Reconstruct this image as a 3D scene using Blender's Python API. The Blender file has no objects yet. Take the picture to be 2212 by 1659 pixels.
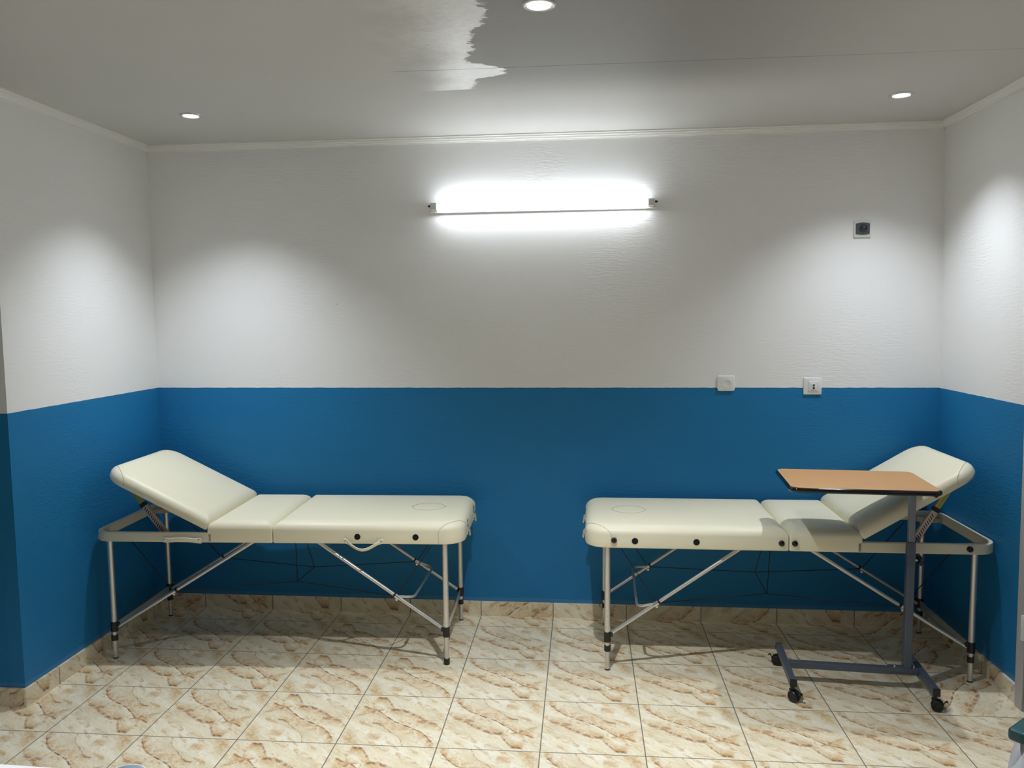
import bpy, bmesh, math, random
from mathutils import Vector, Matrix
random.seed(7)
PI = math.pi
SC = bpy.context.scene
COL = SC.collection

# ------------------------------------------------------------------ camera
cam_d = bpy.data.cameras.new('camera')
cam = bpy.data.objects.new('camera', cam_d); COL.objects.link(cam)
cam_d.sensor_fit = 'HORIZONTAL'; cam_d.sensor_width = 36.0
cam_d.lens = 1702.82 * 36.0 / 2212.0
cam_d.clip_start = 0.05
YAW, PITCH, ROLL = 0.09038369, -0.08746931, -0.00895198
def cam_axes():
    r = Vector((math.cos(YAW), math.sin(YAW), 0)); f = Vector((-math.sin(YAW), math.cos(YAW), 0)); u = Vector((0, 0, 1))
    f2 = f*math.cos(PITCH) + u*math.sin(PITCH); u2 = u*math.cos(PITCH) - f*math.sin(PITCH)
    return r*math.cos(ROLL) + u2*math.sin(ROLL), u2*math.cos(ROLL) - r*math.sin(ROLL), f2
_r, _u, _f = cam_axes()
cam.matrix_world = Matrix(((_r.x, _u.x, -_f.x, 0.566151), (_r.y, _u.y, -_f.y, -4.074832), (_r.z, _u.z, -_f.z, 1.665386), (0, 0, 0, 1)))
SC.camera = cam

# ------------------------------------------------------------------ world, exposure
w = bpy.data.worlds.new('world'); SC.world = w; w.use_nodes = True
w.node_tree.nodes['Background'].inputs[0].default_value = (0.8, 0.85, 0.9, 1)
w.node_tree.nodes['Background'].inputs[1].default_value = 0.02
SC.view_settings.view_transform = 'Standard'; SC.view_settings.look = 'None'
SC.view_settings.exposure = 0.39; SC.view_settings.gamma = 1.0
SC.view_settings.use_curve_mapping = False

# lamp strengths of this room
SPOT_W = (64.0, 172.0, 110.0, 53.0)   # recessed lights: left, middle, added unseen ones behind the camera, right
SPOT_DEG = (104, 104, 90, 106)
SPOT_COL = (0.92, 0.975, 1.05)
TUBE_E = 16.5            # emission of the fluorescent tube
TUBE_COL = (0.90, 0.95, 1.0)

# ------------------------------------------------------------------ helpers
def tag(o, label=None, cat=None, group=None, kind=None):
    if label: o['label'] = label
    if cat: o['category'] = cat
    if group: o['group'] = group
    if kind: o['kind'] = kind
    return o
def empty(name, label, cat, loc=(0, 0, 0), rz=0.0, group=None):
    o = bpy.data.objects.new(name, None); COL.objects.link(o)
    o.location = loc; o.rotation_euler = (0, 0, rz); o.empty_display_size = 0.1
    return tag(o, label, cat, group)
def obj(name, bm, mats, parent=None, smooth=35, bevel=0, segs=2):
    me = bpy.data.meshes.new(name)
    bmesh.ops.recalc_face_normals(bm, faces=bm.faces[:])
    bm.to_mesh(me); bm.free()
    for m in (mats if isinstance(mats, (list, tuple)) else [mats]): me.materials.append(m)
    if smooth:
        for p in me.polygons: p.use_smooth = True
        me.set_sharp_from_angle(angle=math.radians(smooth))
    o = bpy.data.objects.new(name, me); COL.objects.link(o)
    if parent: o.parent = parent
    if bevel:
        b = o.modifiers.new('bevel', 'BEVEL'); b.width = bevel; b.segments = segs; b.limit_method = 'ANGLE'; b.angle_limit = math.radians(40)
        b.harden_normals = False
    return o
def B(): return bmesh.new()
def box(bm, x0, x1, y0, y1, z0, z1, M=None, mi=0):
    vs = [bm.verts.new((x, y, z)) for z in (z0, z1) for y in (y0, y1) for x in (x0, x1)]
    if M is not None:
        for v in vs: v.co = M @ v.co
    for q in ((0, 1, 3, 2), (4, 5, 7, 6), (0, 1, 5, 4), (2, 3, 7, 6), (0, 2, 6, 4), (1, 3, 7, 5)):
        f = bm.faces.new([vs[i] for i in q]); f.material_index = mi
    return vs
def prism8(bm, low, high):
    vs = [bm.verts.new(p) for p in low] + [bm.verts.new(p) for p in high]
    n = len(low)
    bm.faces.new(vs[:n]); bm.faces.new(vs[n:])
    for i in range(n): bm.faces.new((vs[i], vs[(i+1) % n], vs[n+(i+1) % n], vs[n+i]))
def frame_of(t):
    t = t.normalized()
    a = Vector((0, 0, 1)) if abs(t.z) < 0.9 else Vector((1, 0, 0))
    n = t.cross(a).normalized(); return n, t.cross(n).normalized()
def tube(bm, pts, r, seg=12, cap=True, mi=0, closed=False):
    P = [Vector(p) for p in pts]; n = len(P); rings = []
    prevn = None
    for i in range(n):
        if closed: t = (P[(i+1) % n]-P[i-1])
        else: t = (P[min(i+1, n-1)]-P[max(i-1, 0)])
        t.normalize()
        if prevn is None: a, b = frame_of(t)
        else:
            a = (prevn - t*prevn.dot(t)).normalized(); b = t.cross(a).normalized()
        prevn = a
        rr = r[i] if isinstance(r, (list, tuple)) else r
        rings.append([bm.verts.new(P[i] + (a*math.cos(2*PI*k/seg) + b*math.sin(2*PI*k/seg))*rr) for k in range(seg)])
    m = n if closed else n-1
    for i in range(m):
        for k in range(seg):
            f = bm.faces.new((rings[i][k], rings[i][(k+1) % seg], rings[(i+1) % n][(k+1) % seg], rings[(i+1) % n][k])); f.material_index = mi
    if cap and not closed:
        for rg in (rings[0], rings[-1]):
            f = bm.faces.new(rg); f.material_index = mi
def lathe(bm, prof, M=None, seg=20, mi=0):
    """prof: list of (r, z) from one axis end to the other."""
    rings = []
    for (r, z) in prof:
        if r < 1e-6:
            v = bm.verts.new((0, 0, z)); rings.append([v])
        else: rings.append([bm.verts.new((r*math.cos(2*PI*k/seg), r*math.sin(2*PI*k/seg), z)) for k in range(seg)])
    for a, b in zip(rings, rings[1:]):
        for k in range(seg):
            k2 = (k+1) % seg
            if len(a) == 1 and len(b) == 1: continue
            if len(a) == 1: f = bm.faces.new((a[0], b[k], b[k2]))
            elif len(b) == 1: f = bm.faces.new((a[k], b[0], a[k2]))
            else: f = bm.faces.new((a[k], b[k], b[k2], a[k2]))
            f.material_index = mi
    if M is not None:
        for rg in rings:
            for v in rg: v.co = M @ v.co
def axisM(origin, zdir):
    z = Vector(zdir).normalized(); n, b = frame_of(z)
    return Matrix(((n.x, b.x, z.x, origin[0]), (n.y, b.y, z.y, origin[1]), (n.z, b.z, z.z, origin[2]), (0, 0, 0, 1)))
def fillet(pts, r, n=6):
    """round the inner corners of a polyline"""
    P = [Vector(p) for p in pts]; out = [P[0]]
    for i in range(1, len(P)-1):
        a = (P[i-1]-P[i]); b = (P[i+1]-P[i]); rr = min(r, a.length*0.49, b.length*0.49)
        A = P[i]+a.normalized()*rr; Bp = P[i]+b.normalized()*rr
        for k in range(n+1):
            t = k/n; out.append(A*(1-t)**2 + P[i]*2*t*(1-t) + Bp*t*t)
    out.append(P[-1]); return out
def rrect(x0, x1, y0, y1, rad, n=8):
    """rounded rectangle, rad = (x0y0, x1y0, x1y1, x0y1)"""
    cs = ((x0, y0, 1, 1, PI), (x1, y0, -1, 1, 1.5*PI), (x1, y1, -1, -1, 0), (x0, y1, 1, -1, 0.5*PI)); out = []
    for (cx, cy, sx, sy, a0), r in zip(cs, rad):
        for k in range(n+1):
            a = a0 + 0.5*PI*k/n
            out.append((cx+sx*r+r*math.cos(a), cy+sy*r+r*math.sin(a)))
    return out
def rings_mesh(bm, rings, cap0=True, cap1='fan', mi=0):
    R = [[bm.verts.new(p) for p in rg] for rg in rings]
    for a, b in zip(R, R[1:]):
        n = len(a)
        for k in range(n):
            f = bm.faces.new((a[k], a[(k+1) % n], b[(k+1) % n], b[k])); f.material_index = mi
    if cap0: bm.faces.new(R[0]).material_index = mi
    if cap1 == 'fan':
        c = sum((v.co for v in R[-1]), Vector())/len(R[-1]); v = bm.verts.new(c); n = len(R[-1])
        for k in range(n): bm.faces.new((R[-1][k], R[-1][(k+1) % n], v)).material_index = mi
    elif cap1: bm.faces.new(R[-1]).material_index = mi
    return R

# ------------------------------------------------------------------ node helpers
class NT:
    def __init__(s, name):
        s.m = bpy.data.materials.new(name); s.m.use_nodes = True; s.t = s.m.node_tree; s.t.nodes.clear()
        s.out = s.n('ShaderNodeOutputMaterial'); s.b = s.n('ShaderNodeBsdfPrincipled')
        s.t.links.new(s.b.outputs[0], s.out.inputs[0])
    def n(s, t): return s.t.nodes.new(t)
    def set(s, inp, v):
        if v is None: return
        if hasattr(v, 'is_linked') or hasattr(v, 'links'): s.t.links.new(v, inp)
        else: inp.default_value = v
    def m_(s, op, a, b=None, c=None, clamp=False):
        n = s.n('ShaderNodeMath'); n.operation = op; n.use_clamp = clamp
        for i, v in enumerate((a, b, c)):
            if v is not None: s.set(n.inputs[i], v)
        return n.outputs[0]
    def add(s, a, b): return s.m_('ADD', a, b)
    def sub(s, a, b): return s.m_('SUBTRACT', a, b)
    def mul(s, a, b): return s.m_('MULTIPLY', a, b)
    def sstep(s, x, a, b, lo=0.0, hi=1.0):
        n = s.n('ShaderNodeMapRange'); n.interpolation_type = 'SMOOTHSTEP'
        s.set(n.inputs[0], x); n.inputs[1].default_value = a; n.inputs[2].default_value = b; n.inputs[3].default_value = lo; n.inputs[4].default_value = hi
        return n.outputs[0]
    def xyz(s, x=0.0, y=0.0, z=0.0):
        n = s.n('ShaderNodeCombineXYZ'); s.set(n.inputs[0], x); s.set(n.inputs[1], y); s.set(n.inputs[2], z); return n.outputs[0]
    def pos(s):
        g = s.n('ShaderNodeNewGeometry'); x = s.n('ShaderNodeSeparateXYZ'); s.t.links.new(g.outputs['Position'], x.inputs[0])
        return g.outputs['Position'], x.outputs[0], x.outputs[1], x.outputs[2]
    def objc(s):
        g = s.n('ShaderNodeTexCoord'); x = s.n('ShaderNodeSeparateXYZ'); s.t.links.new(g.outputs['Object'], x.inputs[0])
        return g.outputs['Object'], x.outputs[0], x.outputs[1], x.outputs[2]
    def noise(s, vec, scale, detail=3, rough=0.5, dist=0.0):
        n = s.n('ShaderNodeTexNoise'); s.set(n.inputs['Vector'], vec); n.inputs['Scale'].default_value = scale
        n.inputs['Detail'].default_value = detail; n.inputs['Roughness'].default_value = rough; n.inputs['Distortion'].default_value = dist
        return n.outputs[0]
    def mix(s, f, a, b):
        n = s.n('ShaderNodeMix'); n.data_type = 'RGBA'; s.set(n.inputs[0], f); s.set(n.inputs[6], a); s.set(n.inputs[7], b); return n.outputs[2]
    def curve(s, x, pts, handle='AUTO'):
        n = s.n('ShaderNodeFloatCurve'); c = n.mapping.curves[0]; n.mapping.extend = 'HORIZONTAL'
        c.points[0].location = pts[0]; c.points[-1].location = pts[-1]
        for p in pts[1:-1]: c.points.new(*p)
        for p in c.points: p.handle_type = handle
        n.mapping.update(); s.set(n.inputs['Value'], x); return n.outputs[0]
    def bump(s, h, strength, dist=0.002):
        n = s.n('ShaderNodeBump'); n.inputs['Strength'].default_value = strength; n.inputs['Distance'].default_value = dist
        s.set(n.inputs['Height'], h); s.t.links.new(n.outputs[0], s.b.inputs['Normal'])
    def fin(s, col=None, rough=None, metal=None, spec=None, coat=None, emit=None, estr=None):
        for k, v in (('Base Color', col), ('Roughness', rough), ('Metallic', metal), ('Specular IOR Level', spec), ('Coat Weight', coat), ('Emission Color', emit), ('Emission Strength', estr)):
            if v is not None:
                if isinstance(v, tuple) and len(v) == 3: v = (*v, 1)
                s.set(s.b.inputs[k], v)
        return s.m
def C4(r, g, b): return (r, g, b, 1.0)
def srgb(r, g, b):
    f = lambda c: (c/255/12.92 if c/255 <= 0.04045 else ((c/255+0.055)/1.055)**2.4)
    return (f(r), f(g), f(b), 1.0)

def plain(name, col, rough=0.5, metal=0.0, var=0.06, scale=30.0, bumps=0.0, spec=0.5, stretch=None):
    """procedural material with a little tonal variation and optional fine bump"""
    t = NT(name); p, x, y, z = t.objc()
    v = p
    if stretch: v = t.xyz(t.mul(x, stretch[0]), t.mul(y, stretch[1]), t.mul(z, stretch[2]))
    nz = t.noise(v, scale, 3)
    c1 = tuple(max(0, c*(1-var)) for c in col[:3]) + (1,); c2 = tuple(min(1, c*(1+var)) for c in col[:3]) + (1,)
    if bumps: t.bump(t.noise(v, scale*8, 2), bumps, 0.001)
    return t.fin(t.mix(nz, c1, c2), rough, metal, spec)

# ------------------------------------------------------------------ materials
WHITE = (0.85, 0.856, 0.855)
BLUE = (0.015, 0.182, 0.415)
def wall_mat(name, along):
    t = NT(name); p, x, y, z = t.pos()
    a = x if along == 'x' else y
    uv = t.xyz(a, z, 0.37 if along == 'x' else 2.1)
    edge = t.noise(t.xyz(a, 0.0, 0.0), 14.0, 4, 0.6)
    zz = t.add(z, t.mul(t.sub(edge, 0.5), 0.006))
    isw = t.m_('GREATER_THAN', zz, 1.273)
    big = t.noise(uv, 1.7, 4, 0.55)
    wcol = t.mix(big, C4(WHITE[0]*0.965, WHITE[1]*0.965, WHITE[2]*0.955), C4(*[min(1, c*1.02) for c in WHITE]))
    # thin brush-cut strip of a paler blue coat just above the skirting tiles
    cut = t.noise(t.xyz(t.mul(a, 3.0), t.mul(z, 40.0), 0.0), 1.6, 3)
    strip = t.mul(t.m_('LESS_THAN', t.add(z, t.mul(cut, 0.03)), 0.118), 0.55)
    bcol = t.mix(t.noise(t.xyz(t.mul(a, 1.0), t.mul(z, 2.5), 0), 2.4, 4, 0.6), C4(BLUE[0]*0.88, BLUE[1]*0.93, BLUE[2]*0.94), C4(BLUE[0]*1.1, BLUE[1]*1.06, BLUE[2]*1.05))
    bcol = t.mix(strip, bcol, C4(0.075, 0.24, 0.45))
    # small specks and nicks in the paint
    vor = t.n('ShaderNodeTexVoronoi'); vor.feature = 'F1'; t.t.links.new(uv, vor.inputs['Vector']); vor.inputs['Scale'].default_value = 2.6
    speck = t.m_('LESS_THAN', vor.outputs['Distance'], 0.008)
    col = t.mix(isw, bcol, wcol)
    col = t.mix(t.mul(speck, 0.7), col, t.mix(isw, C4(0.012, 0.06, 0.16), C4(0.22, 0.21, 0.19)))
    # brushed filler strokes under the paint
    st = t.noise(t.xyz(t.mul(a, 3.0), t.mul(z, 16.0), 0.0), 6.0, 4, 0.6, 0.6)
    patch = t.sstep(t.noise(uv, 1.1, 2), 0.42, 0.62)
    fine = t.noise(uv, 160.0, 2)
    t.bump(t.add(t.mul(t.mul(st, patch), 1.0), t.mul(fine, 0.10)), 0.45, 0.006)
    return t.fin(col, t.mix(isw, C4(.5, .5, .5), C4(.62, .62, .62)), 0.0, 0.25)

def ceiling_mat():
    t = NT('ceiling_paint'); p, x, y, z = t.pos()
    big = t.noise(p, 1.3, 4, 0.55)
    dark_zone = t.mul(t.sstep(x, -0.2, 0.25), t.sstep(x, 2.0, 0.8))
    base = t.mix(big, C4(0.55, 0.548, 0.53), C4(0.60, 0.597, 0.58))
    base = t.mix(t.mul(t.mul(dark_zone, t.sstep(y, -0.45, -0.95)), 0.85), base, C4(0.25, 0.248, 0.235))  # darker right-hand paint; its fade near the tube paints in the tube's brightness
    # right-hand outline of the fresh coat of paint, as x over y (y from -2.0 to -0.6)
    yy = t.mul(t.add(y, 2.0), 1/1.4)
    nz = t.noise(p, 22.0, 5, 0.65); nz2 = t.noise(t.xyz(t.mul(x, 14.0), t.mul(y, 90.0), 0), 1.0, 4, 0.6)
    P = [(-2.0, .24), (-1.66, .245), (-1.55, .262), (-1.43, .244), (-1.40, .205), (-1.20, .170), (-1.075, .130), (-1.05, .14), (-1.0, .22), (-0.965, .262), (-0.90, .263), (-0.87, .22), (-0.84, .14), (-0.70, .118), (-0.66, -.9), (-0.6, -.9)]
    ex = t.curve(yy, [((py+2.0)/1.4, px*0.5+0.5) for py, px in P], 'VECTOR')
    ex = t.mul(t.sub(ex, 0.5), 2.0)
    edge = t.add(t.sub(ex, x), t.mul(t.sub(t.add(nz, t.mul(nz2, 1.2)), 1.1), 0.075))
    inside = t.sstep(edge, -0.002, 0.004)
    left = t.sstep(t.add(x, t.mul(t.sub(t.noise(p, 5.0, 4), 0.5), 0.35)), -0.20, 0.13)
    f = t.mul(inside, left)
    fresh = t.mix(t.noise(p, 40.0, 3), C4(0.62, 0.62, 0.605), C4(0.78, 0.78, 0.765))  # fresh paint, with part of its gloss sheen put into the lighter colour
    col = t.mix(f, base, fresh)
    # board joint running parallel to the back wall, with a hairline crack
    jy = t.add(y, t.add(0.972, t.mul(t.sub(t.noise(t.xyz(x, 0, 0), 3.0, 3), 0.5), 0.016)))
    line = t.m_('LESS_THAN', t.m_('ABSOLUTE', jy), t.mul(t.noise(t.xyz(x, 3.0, 0), 4.0, 3), 0.006))
    rng = t.mul(t.sstep(x, -0.25, -0.05), t.sstep(x, 2.3, 0.3, 0.35, 1.0))
    col = t.mix(t.mul(t.mul(line, rng), 0.75), col, C4(0.10, 0.09, 0.08))
    st = t.noise(t.xyz(t.mul(x, 4), t.mul(y, 14), 0), 4.0, 4, 0.6, 0.5)
    t.bump(t.add(t.mul(st, 0.5), t.mul(t.mul(nz, f), 0.8)), 0.35, 0.004)
    return t.fin(col, t.mix(f, C4(.6, .6, .6), C4(.33, .33, .33)), 0.0, 0.4)

def tile_print(t, fu, fv):
    """one printed marble-look tile in its own 0..1 square; returns colour"""
    q = t.xyz(fu, fv, 0.0)
    wob = t.add(t.mul(t.sub(t.noise(q, 4.5, 3, 0.5), 0.5), 0.06), t.mul(t.sub(t.noise(q, 26.0, 3, 0.6), 0.5), 0.03))
    # diagonal coordinates of the print (veins run from upper left to lower right)
    a = t.sub(t.mul(fu, 0.77), t.mul(fv, 0.64)); b = t.add(t.mul(fu, 0.64), t.mul(fv, 0.77))
    d = t.xyz(t.mul(a, 1.0), t.mul(b, 2.6), 1.7)
    cl = t.noise(d, 2.3, 5, 0.62, 0.5); cl2 = t.noise(t.xyz(t.mul(a, 1.6), t.mul(b, 3.4), 5.2), 4.0, 5, 0.65, 0.7)
    cl3 = t.noise(t.xyz(a, b, 8.0), 14.0, 4, 0.6, 0.8)
    CREAM = C4(0.80, 0.70, 0.49); LIGHT = C4(0.86, 0.805, 0.645); TAN = C4(0.59, 0.365, 0.15); GREY = C4(0.66, 0.575, 0.41)
    RUST = C4(0.32, 0.125, 0.036); DARK = C4(0.13, 0.052, 0.02)
    col = t.mix(t.sstep(cl, 0.42, 0.66), CREAM, LIGHT)
    col = t.mix(t.mul(t.sstep(cl, 0.50, 0.33), 0.55), col, GREY)
    col = t.mix(t.mul(t.sstep(cl2, 0.50, 0.70), 0.8), col, TAN)
    brk = t.sstep(cl3, 0.33, 0.62, 0.18, 1.0)
    wisp = t.noise(t.xyz(t.mul(a, 2.2), t.mul(b, 6.5), 3.3), 6.0, 6, 0.68, 1.0)
    col = t.mix(t.mul(t.sstep(wisp, 0.56, 0.70), 0.55), col, TAN)
    col = t.mix(t.mul(t.sstep(wisp, 0.64, 0.74), 0.5), col, C4(0.40, 0.20, 0.08))
    def vein(pts, w, colr, amt, u0, u1, halo=0.0, hw=0.1, side=1, fade=0.03):
        nonlocal col
        f = t.curve(fu, [(u, v) for u, v in pts])
        s = t.sub(t.add(fv, wob), f)
        rng = t.mul(t.sstep(fu, u0-fade*0.3, u0+fade), t.sstep(fu, u1+fade*0.3, u1-fade))
        if halo:
            ss = t.mul(s, float(side))
            h = t.mul(t.sstep(ss, -0.012, 0.012), t.sstep(ss, hw, hw*0.15))
            col = t.mix(t.mul(t.mul(t.mul(h, rng), halo), brk), col, TAN)
        m = t.sstep(t.m_('ABSOLUTE', s), w, w*0.15)
        col = t.mix(t.mul(t.mul(t.mul(m, rng), amt), brk), col, colr)
    vein([(0, .98), (.036, .949), (.092, .869), (.172, .768), (.302, .674), (.417, .604), (.507, .544), (.584, .484), (.66, .415), (.746, .337), (.852, .284), (1, .2)], 0.017, RUST, 0.95, 0.04, 0.93, 0.85, 0.20, 1)
    vein([(0, .98), (.036, .949), (.092, .869), (.172, .768), (.302, .674), (.417, .604), (.507, .544), (.584, .484), (.66, .415), (.746, .337), (.852, .284), (1, .2)], 0.011, DARK, 0.85, 0.30, 0.70)
    vein([(0, 1), (.333, .995), (.381, .902), (.44, .811), (.532, .725), (.60, .662), (.677, .60), (.746, .59), (1, .6)], 0.017, RUST, 0.8, 0.335, 0.75, 0.5, 0.12, -1, 0.01)
    vein([(0, .60), (.063, .578), (.168, .519), (.226, .48), (.305, .421), (.394, .364), (.46, .327), (1, .1)], 0.042, RUST, 0.78, 0.06, 0.52, 0.8, 0.16, 1)
    vein([(0, .5), (.482, .345), (.58, .274), (.632, .197), (.693, .102), (.734, .066), (.808, .058), (1, .06)], 0.036, RUST, 0.75, 0.50, 0.84, 0.9, 0.17, 1)
    vein([(0, .2), (.66, .30), (.723, .325), (.824, .385), (.927, .445), (1, .47)], 0.022, RUST, 0.6, 0.68, 0.96, 0.5, 0.07, -1)
    def blot(u, v, ru, rv, colr, amt):
        nonlocal col
        e = t.m_('SQRT', t.add(t.m_('POWER', t.mul(t.sub(t.add(fu, wob), u), 1/ru), 2.0), t.m_('POWER', t.mul(t.sub(t.add(fv, wob), v), 1/rv), 2.0)))
        col = t.mix(t.mul(t.mul(t.sstep(e, 1.0, 0.35), amt), brk), col, colr)
    blot(.10, .885, .05, .04, RUST, 0.85)
    blot(.245, .53, .08, .05, RUST, 0.6)
    blot(.755, .055, .075, .026, DARK, 0.75)
    blot(.575, .30, .045, .025, DARK, 0.6)
    blot(.65, .84, .18, .10, TAN, 0.65)
    blot(.90, .86, .07, .14, TAN, 0.7)
    # thin pale threads
    th = t.noise(t.xyz(t.mul(a, 1.5), t.mul(b, 3.0), 11.0), 7.0, 3, 0.5, 1.2)
    col = t.mix(t.mul(t.sstep(t.m_('ABSOLUTE', t.sub(th, 0.5)), 0.012, 0.003), 0.7), col, C4(0.86, 0.82, 0.68))
    return col

def floor_mat():
    t = NT('floor_tile'); p, x, y, z = t.pos()
    u = t.mul(x, 2.5); v = t.mul(y, 2.5); iu = t.m_('FLOOR', u)
    fu = t.sub(u, iu); fv = t.sub(v, t.m_('FLOOR', v))
    # some columns of tiles were laid turned half round
    flip = t.m_('MINIMUM', 1.0, t.add(t.mul(t.m_('GREATER_THAN', iu, -2.5), t.m_('LESS_THAN', iu, -0.5)), t.m_('LESS_THAN', iu, -5.5)))
    gu, gv = fu, fv
    su = t.add(gu, t.mul(flip, t.sub(1.0, t.mul(gu, 2.0)))); sv = t.add(gv, t.mul(flip, t.sub(1.0, t.mul(gv, 2.0))))
    sw = t.mul(t.m_('GREATER_THAN', iu, 4.5), t.m_('GREATER_THAN', y, -0.8))
    pu = t.add(su, t.mul(sw, t.sub(sv, su))); pv = t.add(sv, t.mul(sw, t.sub(t.sub(1.0, su), sv)))
    col = tile_print(t, pu, pv)
    e = t.m_('MINIMUM', t.m_('MINIMUM', gu, t.sub(1.0, gu)), t.m_('MINIMUM', gv, t.sub(1.0, gv)))
    g = t.sstep(e, 0.0065, 0.0045)
    col = t.mix(g, col, C4(0.20, 0.165, 0.13))
    t.bump(t.m_('MULTIPLY', g, -1.0), 0.5, 0.002)
    return t.fin(col, t.add(0.13, t.mul(g, 0.6)), 0.0, 0.5)

def skirting_mat(name, along, off):
    t = NT(name); p, x, y, z = t.pos()
    a = t.mul(t.add(x if along == 'x' else y, off), 2.5); ia = t.m_('FLOOR', a); fu = t.sub(a, ia)
    wn = t.n('ShaderNodeTexWhiteNoise'); wn.noise_dimensions = '1D'; t.set(wn.inputs['W'], ia)
    r = wn.outputs['Value']
    flip = t.m_('GREATER_THAN', r, 0.5)
    su = t.add(fu, t.mul(flip, t.sub(1.0, t.mul(fu, 2.0))))
    fv = t.add(t.mul(z, 2.5), t.m_('FLOOR', t.mul(r, 3.99)))
    fv = t.add(t.mul(z, 2.5), t.mul(t.m_('FLOOR', t.mul(r, 3.99)), 0.22))
    col = tile_print(t, su, fv)
    e = t.m_('MINIMUM', fu, t.sub(1.0, fu)); g = t.sstep(e, 0.006, 0.004)
    col = t.mix(g, col, C4(0.10, 0.085, 0.07))
    return t.fin(col, t.add(0.16, t.mul(g, 0.6)), 0.0, 0.5)

def vinyl_mat(name, col):
    t = NT(name); p, x, y, z = t.objc()
    nz = t.noise(p, 3.0, 3); vor = t.n('ShaderNodeTexVoronoi'); t.t.links.new(p, vor.inputs['Vector']); vor.inputs['Scale'].default_value = 420.0
    t.bump(t.add(vor.outputs['Distance'], t.mul(nz, 6.0)), 0.10, 0.001)
    return t.fin(t.mix(nz, C4(*[c*0.96 for c in col]), C4(*[min(1, c*1.03) for c in col])), 0.42, 0.0, 0.4)
def wood_mat():
    t = NT('beech_laminate'); p, x, y, z = t.objc()
    g = t.noise(t.xyz(t.mul(x, 1.2), t.mul(y, 26.0), 0), 5.0, 5, 0.62, 0.3); g2 = t.noise(t.xyz(t.mul(x, 10.0), t.mul(y, 120.0), 2.0), 3.0, 3)
    c = t.mix(g, C4(0.56, 0.285, 0.105), C4(0.70, 0.40, 0.165)); c = t.mix(t.mul(t.sstep(g2, 0.55, 0.72), 0.35), c, C4(0.46, 0.22, 0.08))
    return t.fin(c, 0.38, 0.0, 0.45)
def emit_mat(name, col, s):
    t = NT(name); p, x, y, z = t.objc(); n = t.noise(p, 8.0, 2)
    return t.fin(C4(.9, .9, .9), 0.4, emit=C4(*col), estr=t.add(s, t.mul(n, s*0.02)))

M_WALLX = wall_mat('wall_paint_back', 'x'); M_WALLY = wall_mat('wall_paint_side', 'y')
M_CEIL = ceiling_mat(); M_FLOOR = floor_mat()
M_SKX = skirting_mat('skirting_tile_back', 'x', 0.0); M_SKY = skirting_mat('skirting_tile_side', 'y', 0.0)
M_TRIM = plain('cornice_paint', C4(0.78, 0.78, 0.75), 0.5, 0, 0.03, 6, 0.05)
M_VINYL = vinyl_mat('cream_vinyl', (0.86, 0.81, 0.61))
M_SEAM = plain('seam_thread', C4(0.46, 0.43, 0.33), 0.6)
M_FRAMEV = vinyl_mat('cream_vinyl_rail', (0.76, 0.71, 0.55))
M_ALU = plain('brushed_aluminium', C4(0.66, 0.65, 0.63), 0.34, 0.85, 0.04, 40, 0.02, stretch=(1, 1, 0.1))
M_STEEL = plain('zinc_steel', C4(0.62, 0.62, 0.62), 0.28, 1.0, 0.06)
M_BRASS = plain('yellow_zinc', C4(0.50, 0.47, 0.14), 0.30, 0.9, 0.18, 14)
M_PINKZ = plain('iridescent_zinc', C4(0.60, 0.50, 0.44), 0.30, 0.8, 0.14, 10)
M_BLACK = plain('black_plastic', C4(0.008, 0.008, 0.009), 0.38, 0, 0.2)
M_HOLE = plain('black_hole_gauze', C4(0.003, 0.003, 0.003), 0.9, 0, 0.2)
M_GLOSS = plain('black_gloss_plastic', C4(0.006, 0.006, 0.007), 0.12, 0, 0.2)
M_CABLE = plain('black_cable', C4(0.004, 0.004, 0.008), 0.5, 0, 0.2)
M_PLY = plain('inner_plywood', C4(0.42, 0.34, 0.25), 0.7, 0, 0.15, 20)
M_GREYP = plain('grey_powder_coat', C4(0.085, 0.105, 0.14), 0.42, 0.1, 0.06, 60, 0.05)
M_GREYI = plain('light_grey_tube', C4(0.24, 0.265, 0.315), 0.36, 0.25, 0.05, 60, 0.03)
M_WOOD = wood_mat()
M_PLASTIC = plain('white_plastic', C4(0.84, 0.84, 0.83), 0.25, 0, 0.02)
M_PLASTIC2 = plain('white_plastic_inset', C4(0.74, 0.74, 0.73), 0.3, 0, 0.02)
M_DGREY = plain('dark_grey_plastic', C4(0.075, 0.09, 0.10), 0.35, 0, 0.05)
M_DGREY2 = plain('dark_grey_plastic_deep', C4(0.035, 0.042, 0.048), 0.4, 0, 0.05)
M_GREEN = plain('green_terminal', C4(0.01, 0.14, 0.07), 0.4); M_RED = plain('red_terminal', C4(0.15, 0.015, 0.015), 0.4)
M_DOORF = plain('grey_door_paint', C4(0.50, 0.485, 0.48), 0.4, 0, 0.03, 10)
M_DOORL = plain('grey_door_leaf', C4(0.47, 0.455, 0.455), 0.4, 0, 0.03, 10)
M_TEAL = vinyl_mat('teal_vinyl', (0.010, 0.055, 0.062))
M_GREYARM = plain('grey_chair_paint', C4(0.50, 0.515, 0.54), 0.4, 0.1, 0.04)
M_DESK = plain('white_desk_laminate', C4(0.86, 0.84, 0.84), 0.35, 0, 0.02, 8)
M_CUP = plain('bluish_white_plastic', C4(0.76, 0.84, 0.90), 0.3, 0, 0.02)
M_RING = plain('downlight_ring', C4(0.62, 0.62, 0.62), 0.3, 0.5, 0.03)
M_BULB = emit_mat('downlight_glow', (1.0, 0.985, 0.95), 14.0)
M_TUBE = emit_mat('tube_glow', TUBE_COL, TUBE_E)

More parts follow.
